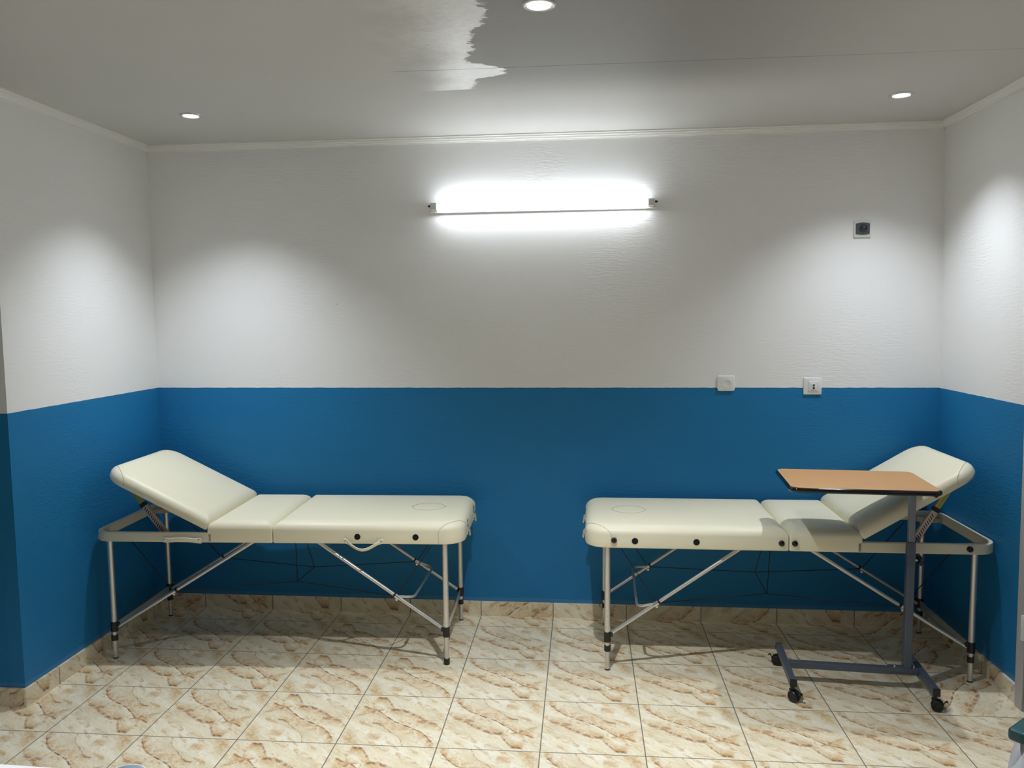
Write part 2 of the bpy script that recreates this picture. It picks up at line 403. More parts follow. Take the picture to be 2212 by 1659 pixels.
# ------------------------------------------------------------------ the room
H = 2.61
BL0, BL1 = (-1.832, 0.172), (-1.832, 0.172)           # back left corner at floor and ceiling
BR0, BR1 = (2.404, 0.142), (2.374, 0.142)              # back right corner (wall leans a little)
LP = -1.005                                            # end of the left wall
XL, YB = -3.3, -5.6
def struct(name, bm, m, smooth=0, bevel=0): return tag(obj(name, bm, m, None, smooth, bevel), kind='structure')
bm = B(); box(bm, XL-0.1, 2.6, YB-0.1, 0.35, -0.1, 0.0); struct('floor', bm, M_FLOOR)
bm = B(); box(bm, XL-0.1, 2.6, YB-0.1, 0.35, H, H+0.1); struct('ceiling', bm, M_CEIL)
bm = B(); prism8(bm, [(-1.95, BL0[1], 0), (2.55, BR0[1]-0.001, 0), (2.55, 0.3, 0), (-1.95, 0.3, 0)], [(-1.95, BL0[1], H), (2.55, BR0[1]-0.001, H), (2.55, 0.3, H), (-1.95, 0.3, H)])
struct('wall_back', bm, M_WALLX)
bm = B(); box(bm, -1.97, BL0[0], LP+0.0005, 0.3, 0, H); struct('wall_left', bm, M_WALLY)
bm = B(); box(bm, XL, -1.9, LP, LP+0.12, 0, H); struct('wall_left_return', bm, M_WALLX)
bm = B(); box(bm, XL-0.1, XL, YB, LP+0.12, 0, H); struct('wall_far_left', bm, M_WALLY)
bm = B(); box(bm, XL-0.1, 2.6, YB-0.1, YB, 0, H); struct('wall_front', bm, M_WALLX)
bm = B(); prism8(bm, [(BR0[0], YB, 0), (2.55, YB, 0), (2.55, 0.3, 0), (BR0[0], 0.3, 0)], [(BR1[0], YB, H), (2.55, YB, H), (2.55, 0.3, H), (BR1[0], 0.3, H)])
struct('wall_right', bm, M_WALLY)
SKH = 0.081
bm = B(); prism8(bm, [(-1.832, 0.163, 0), (2.404, 0.1335, 0), (2.404, 0.143, 0), (-1.832, 0.173, 0)], [(-1.832, 0.163, SKH), (2.404, 0.1335, SKH), (2.404, 0.143, SKH), (-1.832, 0.173, SKH)])
struct('baseboard_back', bm, M_SKX)
bm = B(); box(bm, -1.833, -1.820, LP-0.012, 0.168, 0, SKH); struct('baseboard_left', bm, M_SKY)
bm = B(); box(bm, XL, -1.832, LP-0.012, LP, 0, SKH); struct('baseboard_left_return', bm, M_SKX)
bm = B(); box(bm, 2.389, 2.405, -0.688, 0.138, 0, SKH); struct('baseboard_right', bm, M_SKY)
def cornice(name, p0, p1, nrm):
    """stepped cornice between wall and ceiling; nrm points into the room"""
    prof = [(0, 0), (0.030, 0), (0.030, -0.006), (0.025, -0.009), (0.023, -0.016), (0.017, -0.019), (0.014, -0.026), (0.008, -0.029), (0.006, -0.034), (0, -0.034)]
    bm = B(); ends = []
    for (x, y) in (p0, p1):
        ends.append([bm.verts.new((x+nrm[0]*a, y+nrm[1]*a, H+z)) for a, z in prof])
    n = len(prof)
    for i in range(n): bm.faces.new((ends[0][i], ends[0][(i+1) % n], ends[1][(i+1) % n], ends[1][i]))
    bm.faces.new(ends[0]); bm.faces.new(ends[1])
    return struct(name, bm, M_TRIM)
cornice('trim_1', (-1.832, 0.1715), (2.374, 0.1415), (0, -1))
cornice('trim_2', (-1.8315, LP), (-1.8315, 0.172), (1, 0))
cornice('trim_3', (2.3735, YB), (2.3735, 0.142), (-1, 0))

# door in the right wall, only its frame shows at the edge of the photograph
dr = bpy.data.objects.new('door_1', None); COL.objects.link(dr); dr.location = (2.404, 0, 0); tag(dr, kind='structure')
lean = Matrix.Rotation(-0.0115, 4, 'Y')
bm = B(); box(bm, -0.022, 0.05, -0.745, -0.69, 0, 2.08, lean); box(bm, -0.022, 0.05, -1.68, -1.625, 0, 2.08, lean); box(bm, -0.022, 0.05, -1.68, -0.69, 2.08, 2.135, lean)
obj('door_frame', bm, M_DOORF, dr, 0, 0.003)
bm = B(); box(bm, -0.016, 0.03, -1.622, -0.751, 0.008, 2.076, lean); obj('door_leaf', bm, M_DOORL, dr, 0, 0.002)
for z in (0.36, 1.75):
    bm = B(); m = lean @ Matrix.Translation((-0.029, -0.753, z))
    lathe(bm, [(0, -0.05), (0.009, -0.05), (0.009, -0.001), (0.0078, -0.001), (0.0078, 0.001), (0.009, 0.001), (0.009, 0.05), (0.006, 0.055), (0, 0.055)], m, 14)
    box(bm, 0.0, 0.014, -0.02, 0.02, -0.048, 0.048, m)
    h = obj('hinge', bm, M_PLASTIC2, dr); h['label'] = 'pale barrel hinge'

# ------------------------------------------------------------------ recessed ceiling lights
def downlight(x, y, label, k=0):
    t = empty('ceiling_downlight', label, 'ceiling light', (x, y, H), 0, 'recessed ceiling downlights')
    bm = B(); lathe(bm, [(0.034, 0.02), (0.034, -0.001), (0.038, -0.005), (0.046, -0.006), (0.051, -0.003), (0.052, 0.001), (0.05, 0.006), (0.034, 0.02)], None, 40); obj('trim_ring', bm, M_RING, t)
    bm = B(); lathe(bm, [(0, -0.0025), (0.026, -0.0025), (0.0335, -0.0015), (0.0335, 0.003), (0, 0.003)], None, 32); o = obj('glowing_lens', bm, M_BULB, t); o['label'] = 'glowing white lens'
    l = bpy.data.lights.new('downlight_lamp', 'SPOT'); l.energy = SPOT_W[k]; l.color = SPOT_COL; l.spot_size = math.radians(SPOT_DEG[k]); l.spot_blend = 1.0; l.shadow_soft_size = 0.022
    lo = bpy.data.objects.new('downlight_lamp', l); COL.objects.link(lo); lo.parent = t; lo.location = (0, 0, -0.008)
    return t
downlight(0.433, -1.575, 'ceiling downlight with a wide metal ring, nearest, at the top edge beside the fresh paint', 1)
downlight(-1.265, -0.432, 'round ceiling downlight above the head end of the left treatment couch')
downlight(1.955, -0.388, 'round ceiling downlight over the right couch, beside the right corner', 3)
for (x, y) in ((-1.265, -2.75), (1.955, -2.75), (0.433, -3.95)):  # unseen downlights added to brighten the room from behind the camera
    downlight(x, y, 'round ceiling downlight added behind the viewer to light the room', 2)

# ------------------------------------------------------------------ fluorescent tube on the back wall
def wally(x): return 0.172 + (x+1.832)*(0.141-0.172)/(2.404+1.832)
TX0, TX1, TZ0, TZ1 = -0.239, 0.937, 2.234, 2.237
tc = (TX0+TX1)/2
tl = empty('tube_light', 'long glowing fluorescent tube batten on the white back wall', 'wall light', (tc, wally(tc), 2.232), 0)
hl = (TX1-TX0)/2
bm = B(); box(bm, -hl-0.008, hl+0.008, -0.020, 0.0, -0.022, -0.011); obj('batten', bm, M_PLASTIC, tl, 0, 0.003)
rotx = axisM((-hl+0.04, -0.056, 0.008), (1, 0, 0))
bm = B(); L = 2*hl-0.08
lathe(bm, [(0, 0), (0.0135, 0.0), (0.0135, L), (0, L)], rotx, 24); obj('glass_tube', bm, M_TUBE, tl)['label'] = 'glowing white tube'
for s in (-1, 1):
    bm = B(); box(bm, s*(hl-0.038)-0.0, s*(hl-0.002), -0.070, 0.0, -0.012, 0.024); o = obj('lamp_holder', bm, M_PLASTIC2, tl, 0, 0.004); o['label'] = 'grey end socket'
    bm = B(); lathe(bm, [(0, 0), (0.006, 0), (0.006, 0.012), (0.0035, 0.016), (0, 0.016)], axisM((s*(hl-0.003), -0.045, 0.010), (s, 0, 0)), 12); obj('end_knob', bm, M_BLACK, tl)
bm = B(); tube(bm, fillet([(-0.03, -0.02, 0.012), (-0.02, -0.05, 0.03), (0.02, -0.05, 0.03), (0.03, -0.02, 0.012)], 0.01), 0.0025, 8); obj('spring_clip', bm, M_PLASTIC, tl)

# ------------------------------------------------------------------ sockets and plates on the back wall
def plate_base(name, label, cat, x, z):
    return empty(name, label, cat, (x, wally(x), z), -0.0073)
def rr_slab(bm, hw, hh, y0, y1, r, soft=0.004, n=5, cx=0, cz=0):
    rg = []
    for (ins, y) in ((0, y0), (0, y1+soft), (soft*0.3, y1+soft*0.3), (soft, y1)):
        rg.append([(cx+px, y, cz+pz) for px, pz in rrect(-hw+ins, hw-ins, -hh+ins, hh-ins, (max(r-ins, 0.001),)*4, n)])
    rings_mesh(bm, rg, True, True)
t = plate_base('wall_socket', 'dark grey power socket in a pale frame, high on the white wall at right', 'socket', 1.984, 2.086)
bm = B(); rr_slab(bm, 0.0425, 0.0425, 0, -0.009, 0.004); obj('frame', bm, M_PLASTIC2, t)['label'] = 'pale grey square frame'
bm = B()
pts = [(-0.034, -0.026), (0.034, -0.026), (0.034, 0.026)] + [(0.034-0.068*k/8, 0.026+0.006*math.sin(PI*k/8)) for k in range(1, 8)] + [(-0.034, 0.026)]
pts = [(-0.034, -0.026)] + [(-0.034+0.068*k/8, -0.026-0.004*math.sin(PI*k/8)) for k in range(1, 8)] + pts[1:]
rings_mesh(bm, [[(a, -0.009, b) for a, b in pts], [(a, -0.0125, b) for a, b in pts], [(a*0.97, -0.0135, b*0.97) for a, b in pts]], True, True); obj('insert', bm, M_DGREY, t)['label'] = 'dark grey insert'
bm = B(); lathe(bm, [(0.0195, 0), (0.0195, 0.003), (0.017, 0.003), (0.016, 0.0008), (0, 0.0008)], axisM((0.002, -0.0133, 0.002), (0, -1, 0)), 28); o = obj('well', bm, M_DGREY2, t)
for (a, b, r) in ((-0.0095, -0.002, 0.003), (0.0095, -0.002, 0.003), (0, 0.0085, 0.0026)):
    bm = B(); lathe(bm, [(0, 0), (r, 0), (r, 0.002 if b < 0 else 0.008), (0, 0.002 if b < 0 else 0.009)], axisM((0.002+a, -0.0138, 0.002+b), (0, -1, 0)), 12)
    obj('pin_hole' if b < 0 else 'earth_pin', bm, M_HOLE if b < 0 else M_STEEL, t)
t = plate_base('wall_plate', 'white rounded plate with a round centre, over the blue paint edge', 'wall plate', 1.316, 1.297)
bm = B(); rr_slab(bm, 0.0445, 0.0415, 0, -0.012, 0.011, 0.007); obj('plate', bm, M_PLASTIC, t)
bm = B(); lathe(bm, [(0.023, 0), (0.023, 0.0015), (0.022, 0.0022), (0.0205, 0.0015), (0, 0.0022)], axisM((0.004, -0.0118, -0.001), (0, -1, 0)), 32); obj('round_cover', bm, M_PLASTIC2, t)
t = plate_base('terminal_plate', 'white square wall plate with green and red terminals, right of the round one', 'wall plate', 1.757, 1.281)
bm = B(); rr_slab(bm, 0.0455, 0.0435, 0, -0.008, 0.003, 0.003); obj('plate', bm, M_PLASTIC, t)
bm = B(); rr_slab(bm, 0.0255, 0.0255, -0.007, -0.0115, 0.002, 0.0015, 4, 0.003, -0.001); obj('centre_insert', bm, M_PLASTIC2, t)
bm = B(); rr_slab(bm, 0.0135, 0.018, -0.011, -0.0135, 0.001, 0.001, 4, 0.004, -0.001); obj('terminal_block', bm, M_PLASTIC, t)
for dz, m, n in ((0.0075, M_GREEN, 'green_terminal'), (-0.008, M_RED, 'red_terminal')):
    bm = B(); lathe(bm, [(0, 0), (0.0055, 0), (0.0055, 0.003), (0.004, 0.004), (0.0025, 0.002), (0, 0.002)], axisM((0.004, -0.0133, -0.001+dz), (0, -1, 0)), 16); obj(n, bm, m, t)

# ------------------------------------------------------------------ treatment couches
HW = 0.308                      # half width over the upholstery
ZB, ZT = 0.594, 0.697           # underside of the rail, top of the padding
def rr_depth(x, y, x0, x1, y0, y1, rad):
    """inward distance from the rounded outline"""
    best = min(x-x0, x1-x, y-y0, y1-y)
    for (cx, cy, sx, sy), r in zip(((x0, y0, 1, 1), (x1, y0, -1, 1), (x1, y1, -1, -1), (x0, y1, 1, -1)), rad):
        px, py = cx+sx*r, cy+sy*r
        if (x-px)*sx < 0 and (y-py)*sy < 0: best = r-math.hypot(x-px, y-py)
    return best
PX = 1.35                       # padding edges are rounder seen from above than from the side
def pad_z(d, zt, r, crown):
    e = r*PX
    if d < e: return zt - r + r*math.sqrt(max(0.0, 1-((e-d)/e)**2))
    return zt + crown*(1-math.exp(-(d-e)/0.05))
def pad(bm, x0, x1, y0, y1, z0, zt, r, rad, crown=0.004, rb=0.006):
    ins = [(rb, z0), (rb*0.3, z0+rb*0.3), (0, z0+rb), (0, z0+(zt-r-z0)*0.6), (0, zt-r)]
    for k in range(1, 12):
        a = PI/2*k/12; ins.append((r*PX*(1-math.cos(a)), zt-r+r*math.sin(a)))
    lim = min(x1-x0, y1-y0)*0.5-0.004
    ins = [(min(d, lim), z) for d, z in ins]
    for d in (r*PX, r*PX+0.015, r*PX+0.035, r*PX+0.07):
        if d > lim: continue
        ins.append((d, pad_z(d, zt, r, crown)))
    rg = []
    for d, z in ins:
        rg.append([(px, py, z) for px, py in rrect(x0+d, x1-d, y0+d, y1-d, tuple(max(q-d, 0.003+0.1*max(0, 0.04-d)*0) for q in rad), 8)])
    rings_mesh(bm, rg, True, 'fan')
def corner_seam(bm, box4, rad, zt, r, crown, z0, sx, sy, M=None):
    """stitched corner patch: seam climbs one side, crosses the corner and drops down the other"""
    x0, x1, y0, y1 = box4; ex = x1 if sx > 0 else x0; ey = y1 if sy > 0 else y0
    path = []
    A = 0.118
    for z in (z0+0.004, zt-r*0.95): path.append((ex-sx*A, ey, z))
    for k in range(0, 25):
        t = k/24.0; ang = PI/2*t
        cx, cy = A*(1-math.sin(ang))*1.0, A*(1-math.cos(ang))*1.0
        # astroid-like bow kept a little inside the straight chord
        px = A*(1-t)**1.25; py = A*t**1.25
        x, y = ex-sx*(px), ey-sy*(py)
        d = rr_depth(x, y, x0, x1, y0, y1, rad)
        path.append((x, y, max(d, 0)))
    pts = []
    for i, p in enumerate(path):
        if i < 2: pts.append(Vector(p)+Vector((0, sy*0.0006, 0)))
        else:
            x, y, d = p; pts.append(Vector((x, y, pad_z(d, zt, r, crown)+0.0004)))
    for z in (zt-r*0.95, z0+0.004): pts.append(Vector((ex+sx*0.0006, ey-sy*A, z)))
    if M is not None: pts = [M @ p for p in pts]
    tube(bm, pts, 0.0011, 6)

def make_couch(name, label, loc, rz, ang, foot_caps, LX=0.82, XE=-0.893, Lb=0.570):
    """head end lies at local -x; carry handles on the local -y side, rubber buttons on the +y side"""
    T = empty(name, label, 'treatment couch', loc, rz)
    LY = 0.275
    # --- upholstered rail of the open head end
    bm = B()
    th = 0.024; r = 0.085
    outer = []; inner = []
    def U(off):
        x0, y = XE+off, HW-off; rr = r-off; pts = [(-0.30, -y)]
        for k in range(9): a = PI*1.5-PI/2*k/8; pts.append((x0+rr+rr*math.cos(a), -y+rr+rr*math.sin(a)))
        for k in range(9): a = PI-PI/2*k/8; pts.append((x0+rr+rr*math.cos(a), y-rr+rr*math.sin(a)))
        pts.append((-0.30, y)); return pts
    zt = 0.641; secs = []
    for i, ((ox, oy), (ix, iy)) in enumerate(zip(U(0.0), U(th))):
        c = 0.005; dx, dy = (ix-ox)/th, (iy-oy)/th
        prof = [(0, ZB+c), (0, zt-c), (c*0.3, zt-c*0.3), (c, zt), (th-c, zt), (th-c*0.3, zt-c*0.3), (th, zt-c), (th, ZB+c), (th-c, ZB), (c, ZB)]
        secs.append([bm.verts.new((ox+dx*a, oy+dy*a, z)) for a, z in prof])
    for s0, s1 in zip(secs, secs[1:]):
        n = len(s0)
        for k in range(n): bm.faces.new((s0[k], s0[(k+1) % n], s1[(k+1) % n], s1[k]))
    bm.faces.new(secs[0]); bm.faces.new(secs[-1])
    rail = obj('head_rail', bm, M_FRAMEV, T)
    for s in (-1, 1):
        bm = B(); prism8(bm, [(XE+th-0.002, s*(HW-th+0.002), 0.600), (XE+0.135, s*(HW-th+0.002), 0.600), (XE+0.135, s*(HW-th-0.045), 0.600), (XE+0.075, s*(HW-th-0.075), 0.600), (XE+th-0.002, s*(HW-th-0.075), 0.600)],
                         [(XE+th-0.002, s*(HW-th+0.002), 0.622), (XE+0.135, s*(HW-th+0.002), 0.622), (XE+0.135, s*(HW-th-0.045), 0.622), (XE+0.075, s*(HW-th-0.075), 0.622), (XE+th-0.002, s*(HW-th-0.075), 0.622)])
        obj('corner_block', bm, M_PLY, rail)['label'] = 'bare wooden corner block'
    # --- padded sections
    bm = B(); pad(bm, -0.318, -0.0015, -HW, HW, ZB, ZT, 0.040, (0.007, 0.007, 0.007, 0.007)); mid = obj('middle_cushion', bm, M_VINYL, T, 50)
    rad = (0.007, 0.095, 0.095, 0.007); bx = (0.0015, 0.913, -HW, HW)
    bm = B(); pad(bm, *bx, ZB, ZT, 0.042, rad); main = obj('foot_cushion', bm, M_VINYL, T, 50)
    for sy in (-1, 1):
        bm = B(); corner_seam(bm, bx, rad, ZT, 0.042, 0.004, ZB, 1, sy); obj('seam', bm, M_SEAM, main)
    # oval plug of the breathing hole
    bm = B(); a, b = 0.080, 0.075; cx = 0.700; cz = ZT+0.0030
    prof = [(1.0, -0.006), (1.0, -0.0022), (0.98, -0.0012), (0.92, -0.0002), (0.80, 0.0008), (0.4, 0.0016)]
    rings_mesh(bm, [[(cx+a*f*math.cos(2*PI*k/48), b*f*math.sin(2*PI*k/48)+0.0, cz+z) for k in range(48)] for f, z in prof], True, 'fan')
    plug = obj('breathing_hole_plug', bm, M_VINYL, main, 60)
    bm = B(); tube(bm, [(cx+a*1.004*math.cos(2*PI*k/64), b*1.004*math.sin(2*PI*k/64), cz-0.0002) for k in range(64)], 0.0016, 6, closed=True); obj('seam', bm, M_SEAM, plug)
    for s in (-1, 1):
        bm = B(); box(bm, cx+s*(a+0.004)-0.004, cx+s*(a+0.004)+0.004, -0.004, 0.004, cz-0.002, cz+0.0012); obj('pull_tab', bm, M_SEAM, plug)
    # vent holes in both long sides
    for sy in (-1, 1):
        for x in (0.410, 0.687):
            bm = B(); lathe(bm, [(0, 0.0), (0.0135, 0.0), (0.0145, 0.0008), (0.0145, -0.003), (0, -0.003)], axisM((x, sy*(HW+0.0012), 0.629), (0, sy, 0)), 24); obj('vent_hole', bm, M_HOLE, main)['label'] = 'round black vent hole'
    for x, par in ((0.782, main), (0.034, main), (-0.024, mid), (-0.772, rail)):
        bm = B(); lathe(bm, [(0.0, 0.017), (0.007, 0.016), (0.0118, 0.011), (0.0135, 0.004), (0.0135, -0.004), (0, -0.004)], axisM((x, HW, 0.631 if x > -0.5 else 0.620), (0, 1, 0)), 22); obj('rubber_button', bm, M_GLOSS, par)['label'] = 'glossy black domed button'
    # latches on the foot end
    for y in (-0.135, 0.135):
        bm = B(); X = 0.913
        box(bm, X-0.002, X+0.004, y-0.014, y+0.014, 0.600, 0.640); box(bm, X+0.003, X+0.010, y-0.011, y+0.011, 0.612, 0.636)
        tube(bm, fillet([(X+0.009, y-0.008, 0.632), (X+0.014, y-0.008, 0.600), (X+0.014, y+0.008, 0.600), (X+0.009, y+0.008, 0.632)], 0.005, 3), 0.0018, 6)
        box(bm, X+0.008, X+0.014, y-0.006, y+0.006, 0.592, 0.622)
        lt = obj('latch', bm, M_STEEL, main, 35, 0.001)
        lt['label'] = 'steel draw latch'
        bm = B(); box(bm, X-0.001, X+0.0012, y-0.003, y+0.003, 0.641, 0.672); obj('strap_slot', bm, M_HOLE, main)
    # --- backrest, hinged on the rail
    hb = 0.066
    Mb = Matrix.Translation((-0.324, 0, 0.650)) @ Matrix.Rotation(ang, 4, 'Y')
    radb = (0.105, 0.010, 0.010, 0.105); bb = (-Lb, -0.0, -HW, HW)
    bm = B(); pad(bm, *bb, 0.0, hb, 0.040, radb, 0.004, 0.012)
    for v in bm.verts: v.co = Mb @ v.co
    back = obj('backrest', bm, M_VINYL, T, 50)
    for sy in (-1, 1):
        bm = B(); corner_seam(bm, bb, radb, hb, 0.040, 0.004, 0.01, -1, sy, Mb); obj('seam', bm, M_SEAM, back)
    # --- ratchet props under the backrest
    for sy in (-1, 1):
        y = sy*0.235
        p0 = Vector((-0.553, y, 0.612)); p1 = Mb @ Vector((-0.468, y, 0.002)); d = p1-p0; Ln = d.length; dn = d.normalized(); up = Vector((0, 1, 0)).cross(dn)
        Mp = Matrix(((0, dn.x, up.x, p0.x), (sy, 0, 0, p0.y), (0, dn.z, up.z, p0.z), (0, 0, 0, 1)))
        lc = Ln*0.60
        bm = B()
        # channel: web facing out, two flanges
        box(bm, 0.006, 0.008, -0.02, lc, -0.015, 0.015, Mp); box(bm, -0.006, 0.007, -0.02, lc, 0.013, 0.0155, Mp); box(bm, -0.006, 0.007, -0.02, lc, -0.0155, -0.013, Mp)
        chn = obj('ratchet_prop', bm, M_PINKZ, T, 0)
        bm = B()
        k0 = 0.02
        while k0 < lc-0.03:
            prism8(bm, [Mp @ Vector((0.0079, k0, -0.008)), Mp @ Vector((0.0079, k0+0.004, -0.008)), Mp @ Vector((0.0079, k0+0.012, 0.007)), Mp @ Vector((0.0079, k0+0.008, 0.007))],
                       [Mp @ Vector((0.0088, k0, -0.008)), Mp @ Vector((0.0088, k0+0.004, -0.008)), Mp @ Vector((0.0088, k0+0.012, 0.007)), Mp @ Vector((0.0088, k0+0.008, 0.007))]); k0 += 0.0125
        obj('ratchet_slots', bm, M_HOLE, chn, 0)
        bm = B(); box(bm, -0.0085, 0.0095, lc-0.014, lc+0.006, -0.0165, 0.0165, Mp); obj('prop_collar', bm, M_BLACK, chn, 0, 0.001)
        bm = B(); box(bm, 0.001, 0.004, lc*0.5, Ln+0.004, -0.013, -0.003, Mp); box(bm, 0.001, 0.004, lc*0.5, Ln+0.004, 0.003, 0.013, Mp); box(bm, -0.002, 0.002, lc*0.5, Ln, -0.013, 0.013, Mp); obj('slide_bar', bm, M_BRASS, chn, 0, 0.0005)['label'] = 'yellow-green plated slide bar'
        bm = B(); box(bm, -0.02, 0.02, -0.012, 0.012, -0.016, 0.004, Matrix.Translation(p0)); obj('prop_bracket', bm, M_STEEL, chn, 30)
        bm = B(); tube(bm, [(p0.x, y, p0.z), (p0.x, sy*(HW-0.015), p0.z)], 0.006, 8); obj('prop_axle', bm, M_STEEL, chn, 30)
    # --- legs
    legs = [(-LX, -LY), (-LX, LY), (LX, -LY), (LX, LY)]
    for i, (x, y) in enumerate(legs):
        cap = foot_caps[i]
        bm = B(); m = Matrix.Translation((x, y, 0))
        lathe(bm, [(0, 0.004), (0.0112, 0.004), (0.0112, 0.150), (0.0138, 0.152), (0.0138, 0.596), (0, 0.596)], m, 24)
        lg = obj('leg', bm, M_ALU, T)
        bm = B(); lathe(bm, [(0.0142, 0.137), (0.0165, 0.137), (0.0165, 0.184), (0.0142, 0.186)], m, 24)
        s = -1 if x > 0 else 1
        box(bm, x+s*0.010, x+s*0.025, y-0.006, y+0.006, 0.162, 0.182); obj('leg_collar', bm, M_BLACK, lg, 35)['label'] = 'black plastic collar'
        if cap:
            bm = B(); lathe(bm, [(0, 0), (0.0135, 0), (0.0148, 0.002), (0.0148, 0.028), (0.0125, 0.0300), (0.0114, 0.0300)], m, 24); obj('rubber_foot', bm, M_BLACK, lg)
        else:
            bm = B(); lathe(bm, [(0.0114, 0.092), (0.0148, 0.092), (0.0148, 0.118), (0.0114, 0.118)], m, 24); obj('leg_ring', bm, M_BLACK, lg)
            bm = B(); lathe(bm, [(0, 0), (0.0122, 0), (0.0122, 0.006), (0, 0.006)], m, 20); obj('rubber_foot', bm, M_BLACK, lg)
        bm = B()
        nd = Vector((0, -1 if y < 0 else 1, 0)) if x > 0 else Vector((-1, -0.25 if y < 0 else 0.25, 0)).normalized()
        for k in range(8 if x > 0 else 2):
            z = 0.208+0.0275*k if x > 0 else 0.385+0.11*k*0
            q = Vector((x, y, z))+nd*0.0133
            if x < 0 and k: continue
            lathe(bm, [(0.0040, 0), (0.0040, 0.0012), (0.0026, 0.0012), (0.0022, 0.0004), (0, 0.0004)], axisM(q, nd), 12)
        obj('adjustment_holes', bm, M_STEEL, lg)
    # --- diagonal braces, clamps, spreader bar, end bars, cables
    cl = {}
    for sx, zl, xt in ((1, 0.187, 0.195), (-1, 0.172, -0.092)):
        for sy in (-1, 1):
            y = sy*0.268
            p0 = Vector((sx*(LX-0.018), y, zl-0.012)); p1 = Vector((xt, y, 0.600))
            bm = B(); tube(bm, [p0, p1], 0.0088, 14); br = obj('brace', bm, M_ALU, T)
            xc = 0.583 if sx > 0 else -0.511; f = (xc-p0.x)/(p1.x-p0.x); q = p0.lerp(p1, f); cl[(sx, sy)] = q
            dn = (p1-p0).normalized()
            bm = B(); lathe(bm, [(0.0088, -0.016), (0.0118, -0.016), (0.0118, 0.008), (0.0088, 0.008)], axisM(q, dn), 16); box(bm, -0.005, 0.005, -0.006, 0.006, -0.02, 0.004, Matrix.Translation(q)); obj('brace_clamp', bm, M_STEEL, br)
            bm = B(); lathe(bm, [(0.0088, 0.009), (0.0116, 0.009), (0.0116, 0.018), (0.0088, 0.018)], axisM(q, dn), 16); obj('clamp_sleeve', bm, M_BLACK, br)
            bm = B(); box(bm, xt-0.03, xt+0.03, y-0.015, y+0.015, 0.588, 0.5955); obj('brace_bracket', bm, M_STEEL, br)
    a, b = cl[(1, -1)], cl[(1, 1)]
    bm = B(); tube(bm, fillet([a, (0.665, -0.262, 0.322), (0.672, 0.258, 0.300), b], 0.045, 7), 0.0062, 10); obj('spreader_bar', bm, M_ALU, T)
    for sx in (-1, 1):
        bm = B(); box(bm, sx*(LX-0.003)-0.0025, sx*(LX-0.003)+0.0025, -LY+0.012, LY-0.012, 0.138, 0.176); box(bm, sx*(LX-0.003)-(0.009 if sx > 0 else 0), sx*(LX-0.003)+(0 if sx > 0 else 0.009), -LY+0.012, LY-0.012, 0.136, 0.140)
        obj('end_bar', bm, M_ALU, T, 0, 0.001)
    nf, nb = Vector((0.055, -0.135, 0.350)), Vector((0.055, 0.135, 0.335))
    for sy, nd in ((-1, nf), (1, nb)):
        bm = B(); R = 0.0021
        tube(bm, [cl[(-1, sy)], nd, cl[(1, sy)]], R, 6)
        tube(bm, [(-LX+0.095, sy*0.262, 0.592), cl[(-1, sy)]], R, 6); tube(bm, [(LX-0.055, sy*0.262, 0.592), cl[(1, sy)]], R, 6)
        tube(bm, [nd, (0.02, nd.y*0.35, 0.593)], R, 6)
        if sy < 0: tube(bm, [nf, nb], R, 6)
        obj('cable', bm, M_CABLE, T)
    # --- carry handles on the -y side
    for x0, x1, z, slack in ((-0.532, -0.345, 0.612, 0), (0.345, 0.536, 0.612, 1)):
        bm = B(); n = 28; w2 = 0.0085; prev = None
        for k in range(n+1):
            u = k/n; x = x0+(x1-x0)*u
            if slack: zz = z - 0.036*math.sin(PI*u)**1.6; yy = -HW-0.004-0.028*math.sin(PI*u); hh = w2
            else: zz = z-0.004+0.007*math.sin(PI*max(0, min(1, (u-0.1)/0.9)))**2 - 0.004*u; yy = -HW-0.003-0.012*math.sin(PI*u); hh = 0.0105
            if u < 0.11 or u > 0.89: yy = max(yy, -HW-0.005); hh = 0.0125
            tlt = 0.6*math.sin(PI*u) if slack else 0.15*math.sin(PI*u)
            c = Vector((x, yy, zz)); dv = Vector((0, -math.sin(tlt), math.cos(tlt))); nv = Vector((0, -math.cos(tlt), -math.sin(tlt)))
            cur = [bm.verts.new(c+dv*hh*e+nv*g) for e, g in ((-1, 0), (-1, 0.0025), (-0.8, 0.004), (0.8, 0.004), (1, 0.0025), (1, 0))]
            if prev:
                for i in range(6): bm.faces.new((prev[i], prev[(i+1) % 6], cur[(i+1) % 6], cur[i]))
            else: bm.faces.new(cur)
            prev = cur
        bm.faces.new(prev)
        hd = obj('carry_handle', bm, M_VINYL, T, 40)
        for x in (x0+0.010, x1-0.010):
            bm = B(); lathe(bm, [(0, 0.0035), (0.003, 0.003), (0.0052, 0.0012), (0.0055, 0), (0, -0.001)], axisM((x, -HW-0.0085, z-0.002), (0, -1, 0)), 14); obj('rivet', bm, M_STEEL, hd)
    return T
make_couch('treatment_couch', 'cream padded folding couch at left with two carry handles', (-0.914, -0.2180, 0), math.radians(1.65), math.radians(26.9), (0, 0, 1, 0))
make_couch('treatment_couch', 'cream padded folding couch at right, behind the wood-topped overbed table', (1.490, -0.2035, 0), math.radians(180-0.3), math.radians(31.2), (0, 0, 0, 0), 0.811, -0.902, 0.584)

